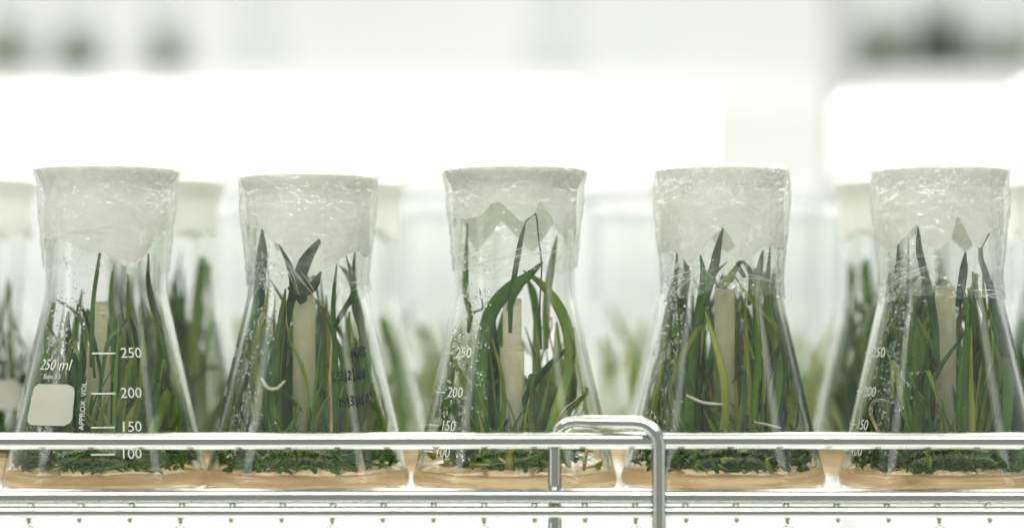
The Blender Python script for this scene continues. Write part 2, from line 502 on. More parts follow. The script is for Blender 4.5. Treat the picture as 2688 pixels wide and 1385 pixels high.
LEAVES = [
  [
    (1.6,'d',1,[(-2.2, 102.6), (-3.6, 92.3), (-5.4, 78.6), (-5.9, 64.9), (-6.3, 51.1)]),
    (1.6,'d',1,[(-23.1, 79.8), (-18.5, 77.5), (-13.4, 74.0), (-8.8, 67.2), (-5.9, 59.2), (-4.8, 46.6)]),
    (1.5,'d',1,[(8.9, 71.2), (4.9, 66.0), (0.4, 60.3), (-1.7, 46.6)]),
    (2.4,'d',1,[(17.0, 98.1), (17.0, 85.5), (19.8, 74.0), (24.4, 63.7), (25.5, 40.8)]),
    (2.2,'g',0,[(8.4, 90.1), (8.9, 74.0), (11.8, 58.0), (11.8, 29.4)]),
    (2,'g',0,[(2.7, 93.5), (1.5, 80.9), (2.7, 58.0), (3.8, 29.4)]),
    (3,'g',0,[(-9.9, 83.2), (-12.8, 63.7), (-15.1, 29.4)]),
    (3.4,'d',1,[(-15.7, 74.0), (-15.9, 63.7), (-12.8, 46.6), (-10.5, 26.0)]),
    (3,'y',1,[(11.8, 59.2), (8.4, 46.6), (6.1, 29.4)]),
    (2.6,'y',1,[(16.4, 39.7), (10.7, 32.8), (7.2, 23.7)]),
    (4,'d',1,[(9.5, 71.7), (14.1, 55.7), (15.2, 39.7), (11.8, 23.7)]),
    (4,'d',0,[(21.0, 64.9), (22.1, 46.6), (18.7, 23.7)]),
    (3,'y',0,[(6.1, 64.9), (7.2, 51.1), (6.1, 29.4)]),
    (4,'g',1,[(26.7, 48.9), (24.4, 37.4), (18.7, 23.7)]),
  ],
  [
    (4.2,'d',1,[(-19.0, 107.8), (-19.0, 98.1), (-19.9, 87.8), (-20.7, 74.0), (-23.0, 51.1)]),
    (4,'d',1,[(-12.1, 101.5), (-7.6, 92.3), (-5.9, 83.2), (-8.1, 74.0), (-11.0, 58.0), (-12.1, 35.1)]),
    (5.5,'d',1,[(5.6, 104.0), (-0.1, 96.3), (-3.2, 88.9), (-3.6, 83.2), (-1.8, 77.5)]),
    (4.6,'d',1,[(5.2, 90.1), (1.6, 83.8), (-3.6, 81.8), (-7.6, 84.3)]),
    (2.6,'d',1,[(19.3, 98.6), (18.7, 86.6), (19.9, 74.0), (22.8, 63.7), (21.0, 40.8)]),
    (2,'d',1,[(11.9, 94.1), (10.7, 83.2), (10.5, 69.5), (11.9, 46.6), (11.3, 26.0)]),
    (2,'d',0,[(12.5, 93.5), (16.5, 88.9), (21.0, 76.3), (23.3, 63.7)]),
    (2.2,'d',1,[(15.5, 97.1), (19.0, 83.2), (14.7, 74.0), (10.7, 67.2)]),
    (4,'g',1,[(-9.3, 83.2), (-11.0, 69.5), (-13.3, 46.6), (-14.4, 26.0)]),
    (3,'y',0,[(7.3, 80.9), (8.5, 58.0), (8.5, 26.0)]),
    (5.5,'g',0,[(17.0, 74.0), (15.3, 46.6), (17.0, 26.0)]),
    (5.5,'g',0,[(-17.6, 68.3), (-19.0, 46.6), (-17.6, 26.0)]),
    (1.3,'t',1,[(9.6, 61.4), (9.0, 46.6), (9.6, 26.0)]),
    (2.3,'p',1,[(-19.0, 46.8), (-16.2, 42.9), (-12.7, 42.6), (-9.3, 45.7)]),
    (3,'d',0,[(25.6, 64.9), (24.5, 46.6), (19.9, 26.0)]),
    (4,'g',0,[(4.4, 78.6), (5.6, 52.3), (6.2, 26.0)]),
    (5,'d',1,[(-13.3, 62.6), (-14.4, 44.3), (-12.1, 25.4)]),
    (2,'g',1,[(-21.9, 83.2), (-20.7, 64.9), (-21.9, 43.1)]),
  ],
  [
    (2.1,'d',1,[(4.4, 110.3), (2.4, 102.6), (0.1, 90.1), (-1.6, 78.6), (-2.0, 64.9)]),
    (1.9,'d',1,[(4.2, 110.0), (6.5, 113.2), (8.8, 113.4), (9.8, 103.8), (11.1, 92.3), (10.4, 76.3), (11.0, 58.0)]),
    (5.5,'d',1,[(11.5, 94.1), (4.7, 87.8), (-2.2, 83.0), (-9.1, 75.2), (-12.3, 64.9), (-14.6, 48.9), (-13.1, 25.4)]),
    (4,'g',1,[(3.5, 90.6), (10.4, 85.7), (17.3, 77.5), (21.8, 67.2), (23.0, 55.7), (20.1, 42.0), (15.5, 28.3)]),
    (3,'g',0,[(17.3, 105.5), (15.0, 92.3), (13.2, 78.6), (12.7, 58.0)]),
    (2.2,'g',1,[(-19.8, 110.6), (-20.5, 92.3), (-20.5, 80.9), (-18.7, 72.9), (-19.4, 64.9)]),
    (1,'d',1,[(-18.2, 73.8), (-13.6, 74.9), (-14.6, 83.2)]),
    (1,'g',1,[(-12.5, 75.7), (-15.9, 74.0), (-18.8, 72.3)]),
    (4,'y',0,[(8.1, 74.0), (9.2, 46.6), (9.2, 25.4)]),
    (6.5,'d',0,[(-8.5, 70.6), (-10.0, 46.6), (-11.4, 24.8)]),
    (4,'g',0,[(-5.1, 74.0), (-6.8, 58.0), (-7.9, 35.1)]),
    (0.8,'t',1,[(31.6, 41.1), (24.1, 37.2), (17.8, 30.6)]),
    (2,'y',1,[(-20.7, 47.9), (-15.9, 40.8), (-11.9, 28.3)]),
    (5,'g',0,[(17.3, 69.5), (17.3, 48.9), (13.8, 26.0)]),
    (3,'d',1,[(-23.9, 58.0), (-27.9, 40.8), (-28.5, 28.3)]),
    (2.5,'g',1,[(3.5, 84.3), (0.1, 80.9), (-2.8, 74.0)]),
    (5,'d',0,[(-15.4, 58.0), (-16.8, 40.8), (-13.6, 24.8)]),
    (3,'g',0,[(5.2, 87.8), (8.1, 78.6), (10.4, 58.0)]),
  ],
  [
    (3.6,'d',1,[(0.6, 108.1), (-1.7, 99.2), (-3.1, 92.3), (-6.5, 80.9), (-10.5, 64.9), (-12.2, 44.3)]),
    (2,'g',1,[(2.2, 94.2), (-4.2, 87.8), (-7.6, 78.6), (-12.2, 69.5)]),
    (3.6,'d',1,[(-18.5, 98.1), (-19.6, 83.2), (-23.4, 64.9), (-25.0, 53.4), (-21.9, 40.8), (-18.5, 28.3)]),
    (4,'d',1,[(-8.8, 97.1), (-7.4, 86.6), (-9.9, 69.5), (-12.2, 51.1), (-13.4, 28.3)]),
    (4,'d',0,[(-15.4, 96.9), (-14.3, 90.1), (-16.2, 74.0), (-14.5, 51.1), (-16.6, 26.0)]),
    (3,'g',1,[(20.1, 100.6), (18.7, 83.2), (19.8, 69.5), (23.5, 53.4), (22.1, 35.1)]),
    (3,'d',1,[(22.3, 82.0), (24.6, 64.9), (26.5, 51.1), (23.3, 32.8)]),
    (3,'g',0,[(14.3, 92.3), (14.1, 78.6), (16.4, 63.7), (17.0, 46.6)]),
    (2,'d',1,[(8.6, 94.6), (12.0, 88.9), (11.2, 76.3)]),
    (3,'y',1,[(6.8, 93.5), (2.7, 86.6), (-1.3, 84.1)]),
    (2,'y',1,[(9.5, 80.9), (10.1, 58.0), (12.0, 26.0)]),
    (1.8,'g',1,[(19.8, 51.1), (16.4, 53.7), (11.8, 54.0)]),
    (1.5,'p',1,[(-14.7, 39.9), (-7.6, 37.0), (0.4, 36.3)]),
    (1.2,'p',1,[(12.7, 29.4), (18.7, 28.0), (23.9, 26.7)]),
    (5.5,'d',0,[(16.4, 59.2), (18.7, 40.8), (18.1, 25.4)]),
    (2,'d',1,[(9.5, 94.6), (6.7, 92.9), (9.5, 87.8)]),
    (2.4,'d',1,[(17.0, 99.2), (15.3, 90.1), (14.1, 78.6)]),
    (4.5,'d',0,[(-7.6, 74.0), (-8.8, 51.1), (-7.6, 25.4)]),
    (5,'d',1,[(-20.2, 51.1), (-17.9, 37.4), (-14.5, 25.4)]),
    (4,'g',0,[(5.0, 69.5), (6.1, 46.6), (3.8, 25.4)]),
    (3,'d',1,[(-17.9, 92.3), (-22.5, 74.0), (-25.4, 58.0)]),
    (5,'d',0,[(-12.2, 69.5), (-11.1, 46.6), (-11.1, 25.4)]),
    (3,'g',1,[(-6.5, 37.4), (-1.9, 30.6), (-0.8, 23.7)]),
  ],
  [
    (3,'d',1,[(-8.8, 108.6), (-8.3, 98.1), (-4.9, 83.2), (-2.6, 69.5), (-1.4, 51.1)]),
    (3.6,'d',1,[(-16.9, 101.5), (-17.5, 86.6), (-20.9, 74.0), (-24.3, 46.6), (-25.5, 26.0)]),
    (2,'d',0,[(-12.7, 104.9), (-12.9, 83.2), (-15.2, 64.9), (-16.3, 40.8)]),
    (7.5,'d',1,[(-11.5, 73.5), (-9.5, 60.3), (-8.1, 40.8), (-9.5, 25.4)]),
    (2.6,'d',1,[(11.1, 83.4), (13.1, 69.5), (10.2, 55.7), (9.1, 26.0)]),
    (5,'g',0,[(7.7, 60.3), (6.6, 46.6), (7.7, 25.4)]),
    (2.6,'d',1,[(20.3, 106.1), (15.9, 98.1), (20.3, 83.2), (21.7, 71.7), (26.0, 55.7), (31.2, 40.8)]),
    (3.2,'d',1,[(10.2, 98.1), (8.9, 86.6), (7.1, 75.7)]),
    (4,'d',0,[(20.5, 77.5), (15.7, 60.3), (20.3, 46.6), (20.3, 26.0)]),
    (1.6,'d',1,[(20.3, 41.4), (26.0, 32.3), (29.7, 40.8)]),
    (4.4,'d',1,[(-20.7, 90.1), (-22.0, 69.5), (-26.6, 51.1), (-28.7, 32.8)]),
    (4,'d',0,[(15.7, 59.2), (15.7, 46.6), (16.9, 25.4)]),
    (2.2,'t',1,[(-20.7, 37.0), (-26.0, 37.6), (-28.5, 32.8), (-25.2, 24.8)]),
    (2,'g',1,[(-8.3, 88.9), (-17.5, 78.6), (-23.2, 74.0)]),
    (6,'d',0,[(-15.2, 67.2), (-12.9, 46.6), (-14.0, 25.4)]),
    (5,'d',0,[(-4.9, 69.5), (-5.5, 46.6), (-6.6, 25.4)]),
    (3,'y',1,[(12.3, 67.2), (11.4, 46.6), (12.1, 25.4)]),
    (4,'d',1,[(26.0, 60.3), (26.6, 44.3), (26.0, 28.3)]),
    (4,'g',0,[(-20.9, 58.0), (-19.8, 40.8), (-18.6, 25.4)]),
  ],
]

# ------------------------------------------------------------------ the flask shape
NECK_R, SHOULDER_Z, NECK_Z, BASE_R = 25.0, 76.0, 82.0, 42.4
WALL = 2.1


def r_out(z):
    """outer radius (mm) of the flask at height z (mm)"""
    if z < 5:
        return BASE_R
    if z < SHOULDER_Z:
        t = (z - 5) / (SHOULDER_Z - 5)
        return BASE_R + (NECK_R + 1.2 - BASE_R) * t
    if z < NECK_Z + 4:
        t = (z - SHOULDER_Z) / (NECK_Z + 4 - SHOULDER_Z)
        return NECK_R + 1.2 * (1 - t) ** 2
    return NECK_R


def r_in(z):
    return r_out(z) - WALL - (0.3 if z < 60 else 0)


def glass_profile(rim_r, top):
    p = [(0, 1.2), (30, 1.0), (36, 0.2), (39, 0.0), (41, 0.6), (42.1, 2.2), (42.5, 4.2), (42.35, 6.5)]
    z = 9.0
    while z < SHOULDER_Z:
        p.append((r_out(z), z)); z += 8
    for z in (76, 78, 80, 82, 84, 86, 92, 100, 108, top - 15):
        p.append((r_out(z), z))
    p += [(NECK_R + 0.25, top - 11), (NECK_R + 0.9, top - 7), (rim_r - 2.4, top - 4), (rim_r - 1.5, top - 2.2), (rim_r - 1.35, top - 1.4), (rim_r - 1.8, top - 0.7), (rim_r - 2.6, top - 0.6)]
    p += [(rim_r - 3.6, top - 1.2), (rim_r - 4.6, top - 3), (NECK_R - 0.6, top - 7), (NECK_R - WALL + 0.2, top - 11), (NECK_R - WALL, top - 15)]
    for z in (108, 100, 92, 86, 84, 82, 80, 78, 76):
        p.append((r_in(z), z))
    z = 73.0
    while z > 9:
        p.append((r_in(z), z)); z -= 8
    p += [(r_in(7), 7), (39.9, 5.0), (38.6, 3.4), (36, 2.7), (20, 2.5), (0, 2.5)]
    return p


def on_glass(theta, z, off=0.12):
    """point on the outside of the glass; theta = 0 faces the front, positive to the right"""
    r = (r_out(z) + off) * MM
    return Vector((r * math.sin(theta), -r * math.cos(theta), z * MM))


TEXT_CACHE = {}


def text_mesh(s):
    if s not in TEXT_CACHE:
        cu = bpy.data.curves.new('lettering', 'FONT')
        cu.body = s
        cu.size = 1.0
        cu.align_x = 'CENTER'
        cu.align_y = 'CENTER'
        cu.resolution_u = 3
        o = bpy.data.objects.new('lettering', cu)
        COL.objects.link(o)
        bpy.context.view_layer.update()
        dg = bpy.context.evaluated_depsgraph_get()
        ev = o.evaluated_get(dg)
        me = ev.to_mesh()
        bm = bmesh.new()
        bm.from_mesh(me)
        bmesh.ops.triangulate(bm, faces=bm.faces[:])
        bm.verts.ensure_lookup_table()
        TEXT_CACHE[s] = ([v.co.copy() for v in bm.verts], [tuple(v.index for v in fc.verts) for fc in bm.faces])
        bm.free()
        ev.to_mesh_clear()
        bpy.data.objects.remove(o)
        bpy.data.curves.remove(cu)
    return TEXT_CACHE[s]


def print_text(name, s, theta, z, size, parent, mat, shear=0.0, rot=0.0, squash=1.0):
    tv, tf = text_mesh(s)
    R = r_out(z)
    out = []
    for c in tv:
        x, y = (c.x + shear * c.y) * size * squash, c.y * size
        x, y = x * math.cos(rot) - y * math.sin(rot), x * math.sin(rot) + y * math.cos(rot)
        zz = z + y * 0.973
        out.append(on_glass(theta + x / R, zz))
    return mesh_obj(name, out, tf, mat, parent, smooth=False)


def print_patch(name, th0, th1, z0, z1, rad, parent, mat, n=16):
    """rounded rectangle laid on the glass as a small grid"""
    zc = (z0 + z1) / 2
    R = r_out(zc)
    w, h = (th1 - th0) * R / 2, (z1 - z0) / 2
    rad = min(rad, w, h)
    v, f = [], []
    for j in range(n + 1):
        yy = -h + 2 * h * j / n
        d = max(0.0, abs(yy) - (h - rad))
        half = w - rad + math.sqrt(max(0.0, rad * rad - d * d))
        for i in range(n + 1):
            xx = -half + 2 * half * i / n
            v.append(on_glass((th0 + th1) / 2 + xx / R, zc + yy))
    for j in range(n):
        for i in range(n):
            a = j * (n + 1) + i
            f.append((a, a + 1, a + n + 2, a + n + 1))
    return mesh_obj(name, v, f, mat, parent)


def print_marks(fl, rot, full=True):
    """white graduations, numbers and label, turned by rot about the flask's axis"""
    for s, z in (('250', 57.0), ('200', 41.0), ('150', 27.6), ('100', 17.0)):
        R = r_out(z)
        print_patch('graduation_line', rot - 5.8 / R, rot + 3.6 / R, z - 0.28, z + 0.28, 0.1, fl, M['enamel'], 6)
        print_text('graduation_number', s, rot + 10.0 / R, z, 6.0, fl, M['enamel'])
    if not full:
        return
    print_text('volume_text', '250 ml', rot - 0.70, 52.2, 6.4, fl, M['enamel'], shear=0.22, squash=0.92)
    print_text('glass_type_text', 'Boro 3.3', rot - 0.72, 47.6, 2.9, fl, M['enamel'], squash=0.9)
    print_patch('writing_panel', rot - 1.02, rot - 0.37, 28.2, 44.6, 3.4, fl, M['panel'])
    print_text('volume_note', 'APPROX. VOL.', rot - 9.3 / 36, 36.5, 3.0, fl, M['enamel'], rot=math.pi / 2, squash=1.05)


STROKES = {  # hand lettering, unit boxes
    'M': [[(0, 0), (.05, 1), (.35, .35), (.62, 1), (.7, 0)]],
    'U': [[(0, .95), (.05, .2), (.25, 0), (.42, .25), (.45, 1)]],
    '3': [[(0, .95), (.3, 1), (.42, .8), (.15, .55), (.42, .35), (.3, .02), (0, .05)]],
    '2': [[(0, .8), (.2, 1), (.42, .8), (.3, .45), (0, .02), (.48, .0)]],
    '|': [[(.1, 1.25), (.16, -.3)]],
    '1': [[(.12, 1), (.16, 0)]],
    '5': [[(.42, 1), (.05, .97), (.03, .6), (.3, .58), (.42, .3), (.25, 0), (0, .05)]],
    '6': [[(.35, 1), (.08, .5), (.08, .1), (.3, 0), (.42, .25), (.25, .45), (.08, .3)]],
    '0': [[(.2, 1), (.02, .6), (.1, .05), (.3, 0), (.44, .45), (.35, .95), (.2, 1)]],
}


def handwriting(s, theta, z, size, parent, tilt, rnd):
    v, f = [], []
    x0 = 0.0
    for ch in s:
        for st in STROKES[ch]:
            path = []
            for (a, b) in st:
                xx = (x0 + a * 0.85) * size
                zz = z + b * size + xx * tilt + rnd.uniform(-.05, .05)
                path.append(on_glass(theta + xx / r_out(zz), zz, 0.15))
            path = smooth_path(path, len(path) * 3)
            mid = path[len(path) // 2]
            sweep(path, [0.00030 + rnd.uniform(0, 0.00010) for _ in path], 1.0, 6, Vector((0, -1, 0)), v, f)
        x0 += {'M': 1.0, '|': 0.42, '1': 0.4}.get(ch, 0.68)
    return mesh_obj('handwriting', v, f, M['marker'], parent)


# ------------------------------------------------------------------ contents


def make_medium(name, rnd, top=10.0, seg=72, tilt=(0, 0)):
    """set jelly filling the bottom of a flask, its edge creeping a little up the glass"""
    prof = [(0, 2.45), (20, 2.45), (36, 2.62), (38.7, 3.3), (40.05, 5.0), (r_in(7) + 0.12, 7), (r_in(top + 0.5) + 0.12, top + 0.5), (r_in(top) - 0.5, top + 0.2), (r_in(top) - 1.8, top - 0.2), (30, top - 0.3), (20, top - 0.2), (10, top - 0.3), (0, top - 0.2)]
    v, f = lathe(prof, seg)
    v = [Vector(p) for p in v]
    s = rnd.uniform(0, 50)
    for p in v:
        if p.z > (top - 1.0) * MM:
            rr = math.hypot(p.x, p.y) / (40 * MM)
            p.z += (0.9 * noise.noise((p.x * 90 + s, p.y * 90, 0)) + 0.5 * noise.noise((p.x * 300 + s, p.y * 300, 3))) * MM * min(1, rr * 1.2)
            p.z += (p.x * tilt[0] + p.y * tilt[1])
    return mesh_obj(name, v, f, M['agar'])


def clamp_in(p, margin=1.2):
    z = max(p.z, 0.009)
    lim = (r_in(z / MM) - margin) * MM
    r = math.hypot(p.x, p.y)
    if r > lim:
        p = Vector((p.x * lim / r, p.y * lim / r, p.z))
    return p


def blade(name, pts, width, mat, parent, rnd, n=13, flat=0.22, tip=0.12, twist=None):
    """one leaf: a lens-section ribbon; pts run from tip to foot (metres)"""
    path = [clamp_in(p) for p in smooth_path(pts, n)]
    rad = []
    for k in range(n):
        u = k / (n - 1)
        w = min(1.0, tip + (1 - tip) * math.sin(min(1.0, u * 2.6) * math.pi / 2))
        if u > 0.8:
            w *= 1 - 0.35 * (u - 0.8) / 0.2
        rad.append(width * 0.5 * MM * w)
    sd = twist or Vector((1, rnd.uniform(-.6, .6), rnd.uniform(-.1, .1)))
    v, f = sweep(path, rad, flat, 6, sd)
    return mesh_obj(name, v, f, mat, parent)


def make_plants(name, idx, rnd, tube_x, n_fill, fill_top, mats='ddgdgygd', wmul=1.0):
    root = empty(name, (0, 0, 0))
    if idx is not None:
        for (w, c, front, pl) in LEAVES[idx]:
            pts = []
            yb = None
            for (x, z) in pl:
                lim = max(2.0, r_in(z) - 1.6)
                xx = max(-lim, min(lim, x * (0.97 if front else 1.02)))
                yy = math.sqrt(max(0.0, lim * lim - xx * xx)) * (-(0.80 if z > 78 else 0.62) if front else rnd.uniform(0.05, 0.25))
                if c in 'pt':
                    yy = -math.sqrt(max(0.0, lim * lim - xx * xx)) * 0.92
                pts.append(Vector((xx * MM, yy * MM, z * MM)))
            x, z = pl[-1]
            if z < 42 and c != 'p':
                q = pts[-1]
                pts.append(Vector((q.x * 0.75, q.y * 0.75, 9 * MM)))
            blade('root' if c in 'pt' else 'leaf', pts, w * (0.85 if c in 'pt' else 1.12), M[c], root, rnd, 16, 0.7 if c in 'pt' else 0.25, 0.5 if c in 'pt' else 0.16)
    for k in range(n_fill):
        a = rnd.uniform(0, 2 * math.pi)
        r0 = (21 if idx == 2 else 30) * rnd.random() ** 0.6
        x0, y0 = r0 * math.cos(a), r0 * math.sin(a) * 0.9 + 4
        h = rnd.uniform(0.45, 1.0) * fill_top
        lean = rnd.uniform(-0.15, 0.65)
        loose = 11 if rnd.random() < 0.35 else 4
        xt, yt = x0 * (1 + lean) + rnd.gauss(0, loose), y0 * (1 + lean) + rnd.gauss(0, loose)
        if tube_x is not None and yt < 0 and h > 38 and abs(xt - tube_x) < 6:
            yt, y0 = abs(yt), abs(y0) + 4
        if idx == 1 and xt > 6 and yt < 12 and h > 30:
            if rnd.random() < 0.5:
                continue
            yt, y0 = abs(yt) + 10, abs(y0) + 6
        bend = rnd.gauss(0, 5)
        pts = [Vector((xt, yt, h)), Vector((x0 * (1 + lean * .6) + bend, y0 * (1 + lean * .5) + rnd.gauss(0, 3), h * 0.62)), Vector((x0 + bend * .6, y0, h * 0.3)), Vector((x0 * .8, y0 * .8, 9))]
        if rnd.random() < 0.22 and h > 40:   # bent over at the tip
            pts.insert(0, Vector((xt + rnd.uniform(-10, 10), yt + rnd.uniform(-6, 6), h - rnd.uniform(6, 18))))
        pts = [p * MM for p in pts]
        blade('leaf', pts, wmul * (1.0 + 2.8 * rnd.random() ** 1.6), M[rnd.choice(mats)], root, rnd, 11, 0.24, 0.14)
    if tube_x is not None:                 # short shoots in front of the tube's foot
        for k in range(22):
            x0 = tube_x + rnd.gauss(0, 6)
            h = rnd.uniform(20, 46)
            y0 = -rnd.uniform(10, 22)
            pts = [Vector((x0 + rnd.gauss(0, 6), y0 - 2, h)) * MM, Vector((x0 + rnd.gauss(0, 2), y0, h * 0.6)) * MM, Vector((x0 * 0.9, y0, 9)) * MM]
            blade('leaf', pts, rnd.uniform(0.9, 2.4), M[rnd.choice('ggydg')], root, rnd, 9, 0.24, 0.14)
    return root


def make_base_growth(parent, rnd, count, mats_name='d', height=20, spread=36):
    """the tangle of short curled leaves and shoots over the jelly: too small to pick apart"""
    v, f = [], []
    for k in range(count):
        a = rnd.uniform(0, 2 * math.pi)
        r = spread * math.sqrt(rnd.random())
        z0 = rnd.uniform(8.2, 8.4 + height * 0.5 * (1 - (r / spread) ** 2 * 0.6))
        d = Vector((rnd.gauss(0, 1), rnd.gauss(0, 1), rnd.uniform(0.0, 1.5)))
        d.normalize()
        ln = rnd.uniform(4, 16)
        p0 = Vector((r * math.cos(a), r * math.sin(a), z0))
        c = Vector((rnd.gauss(0, 1.6), rnd.gauss(0, 1.6), rnd.uniform(-1, 2)))
        pts = [p0, p0 + d * ln * 0.5 + c, p0 + d * ln + Vector((0, 0, -rnd.uniform(0, 3)))]
        pts = [clamp_in(Vector((q.x, q.y, max(q.z, 8.3))) * MM, 0.7) for q in pts]
        path = smooth_path(pts, 6)
        w = rnd.uniform(0.5, 1.5) * MM
        sweep(path, [w * s for s in (0.7, 1, 1, .85, .6, .15)], 0.3, 4, Vector((rnd.gauss(0, 1), rnd.gauss(0, 1), 0.3)), v, f)
    return mesh_obj('base_growth', v, f, M[mats_name], parent, kind='stuff')


def make_tube(name, x, y, top, step, r_up, r_low):
    """pale ribbed tube standing in the jelly, narrower above a step"""
    prof = [(0, 9.0), (r_low, 9.0)]
    z = 11.0
    while z < step - 1:
        prof += [(r_low, z), (r_low, z + 1.5), (r_low - 0.05, z + 1.7), (r_low - 0.05, z + 2.0)]
        z += 2.2
    prof += [(r_low, step - 0.6), (r_low - 0.3, step)]
    if r_up < r_low - 0.6:
        prof += [(r_up + 0.3, step + 0.2), (r_up, step + 0.8)]
        z = step + 2.0
        while z < top - 1.5:
            prof += [(r_up, z), (r_up, z + 1.2), (r_up - 0.1, z + 1.35), (r_up - 0.1, z + 1.6)]
            z += 1.9
    prof += [(r_up, top - 0.5), (r_up - 0.3, top), (r_up - 0.9, top), (r_up - 1.0, top - 2), (0, top - 2.2)]
    v, f = lathe(prof, 28)
    v = [(a + x * MM, b + y * MM, c) for a, b, c in v]
    return mesh_obj(name, v, f, M['tube'])


def edge_at(poly, x):
    if x <= poly[0][0]:
        return poly[0][1]
    for (xa, za), (xb, zb) in zip(poly[:-1], poly[1:]):
        if x <= xb:
            return za + (zb - za) * (x - xa) / max(1e-6, xb - xa)
    return poly[-1][1]


def make_cap(name, edge, rim_r, top, rnd, seg=144, rows=14):
    """square of paper pressed over the mouth, its corners hanging down round the neck"""
    s = rnd.uniform(0, 90)
    body_r = NECK_R + 0.30
    zig = [rnd.uniform(0, 6.28), rnd.choice([5, 6, 7])]
    v, f = [], []
    top_rings = [0.0, 0.25, 0.5, 0.72, 0.88, 0.97]
    rings = []
    for q in top_rings:
        if q == 0:
            rings.append([len(v)])
            v.append(Vector((0, 0, (top + 0.9) * MM)))
            continue
        ring = []
        for i in range(seg):
            th = 2 * math.pi * i / seg
            r = rim_r * q
            zz = top + 0.9 * (1 - q * q) + 0.5 * noise.noise((math.sin(th) * q * 3 + s, math.cos(th) * q * 3, 1.0))
            ring.append(len(v))
            v.append(Vector((r * math.sin(th), -r * math.cos(th), zz)) * MM)
        rings.append(ring)
    for j in range(rows + 1):
        u = j / rows
        ring = []
        for i in range(seg):
            th = 2 * math.pi * i / seg
            c = math.cos(th)
            if c > -0.15 and edge is not None:
                zb = edge_at(edge, body_r * math.sin(th))
                blend = min(1.0, (c + 0.15) / 0.15)
            else:
                zb, blend = 0, 0.0
            tri = abs(((th * zig[1] / 6.2832 + zig[0]) % 1.0) * 2 - 1)
            zback = (99 + 14 * tri) if edge is not None else (108 + 4 * tri) + 3 * noise.noise((th * 3, s, 0))
            zb = zb * blend + zback * (1 - blend)
            z = top - 0.5 + (zb - top + 0.5) * u
            d = (top - z)
            r = body_r + (rim_r - body_r) * math.exp(-(d / 5.5) ** 2)
            fold = 0.40 * noise.noise((math.sin(th) * 5 + s, math.cos(th) * 5, z * 0.035)) + 0.3 * noise.noise((math.sin(th) * 14 + s, math.cos(th) * 14, z * 0.1))
            r += max(-0.35, fold) * (0.4 + 0.6 * u) + 0.25
            ring.append(len(v))
            v.append(Vector((r * math.sin(th), -r * math.cos(th), z)) * MM)
        rings.append(ring)
    for a, b in zip(rings[:-1], rings[1:]):
        for i in range(seg):
            j = (i + 1) % seg
            if len(a) == 1:
                f.append((a[0], b[i], b[j]))
            else:
                f.append((a[i], b[i], b[j], a[j]))
    o = mesh_obj(name, v, f, M['paper'])
    sd = o.modifiers.new('paper thickness', 'SOLIDIFY')
    sd.thickness = 0.00016
    sd.offset = 1
    es = o.modifiers.new('crisp hem', 'EDGE_SPLIT')
    es.split_angle = math.radians(55)
    return o


def make_film(name, rim_r, top, bottom, rnd, seg=220, rows=80):
    s = rnd.uniform(0, 90)
    v, f, rings = [], [], []
    for q in (0.15, 0.4, 0.65, 0.85, 0.96):
        ring = []
        for i in range(seg):
            th = 2 * math.pi * i / seg
            r = (rim_r + 0.9) * q
            zz = top + 1.35 + 0.8 * (1 - q * q) + 0.35 * noise.noise((math.sin(th) * q * 9 + s, math.cos(th) * q * 9, 4.0))
            ring.append(len(v))
            v.append(Vector((r * math.sin(th), -r * math.cos(th), zz)) * MM)
        rings.append(ring)
    for j in range(rows + 1):
        u = j / rows
        ring = []
        for i in range(seg):
            th = 2 * math.pi * i / seg
            zb = bottom + 5 * noise.noise((math.sin(th) * 1.5 + s, math.cos(th) * 1.5, 7))
            z = top + 0.6 + (zb - top - 0.6) * u
            d = top - z
            loose = NECK_R + 1.5 + 1.3 * math.sin(min(1, d / 24) * math.pi) + (0.6 if z > 84 else 0)
            loose -= 1.75 * max(0.0, min(1.0, (106 - z) / 16))
            if z < 84:
                loose = max(NECK_R + 0.6, r_out(z) + 0.5)
            r = loose + (rim_r + 0.9 - loose) * math.exp(-(d / 6.0) ** 2)
            a = th * 6 + z * 0.10
            wr = noise.noise((math.sin(th) * 9 + s, math.cos(th) * 9, z * 0.16 + math.sin(th) * 2.2))
            wr2 = noise.noise((math.sin(th) * 30 + s, math.cos(th) * 30, z * 0.5 + math.sin(th) * 5))
            ridge = 1 - abs(noise.noise((math.sin(th) * 7 + s, math.cos(th) * 7, z * 0.13 - math.sin(th) * 3.0 + 5))) * 3
            wr3 = noise.noise((math.sin(th) * 60 + s, math.cos(th) * 60, z * 1.1 + math.sin(th) * 12))
            r += max(-0.45, 0.55 * wr + 0.4 * wr2 + 0.35 * max(0, ridge) + 0.16 * wr3)
            ring.append(len(v))
            v.append(Vector((r * math.sin(th), -r * math.cos(th), z)) * MM)
        rings.append(ring)
    for a, b in zip(rings[:-1], rings[1:]):
        for i in range(seg):
            j = (i + 1) % seg
            f.append((a[i], b[i], b[j], a[j]))
    o = mesh_obj(name, v, f, M['film'])
    return o


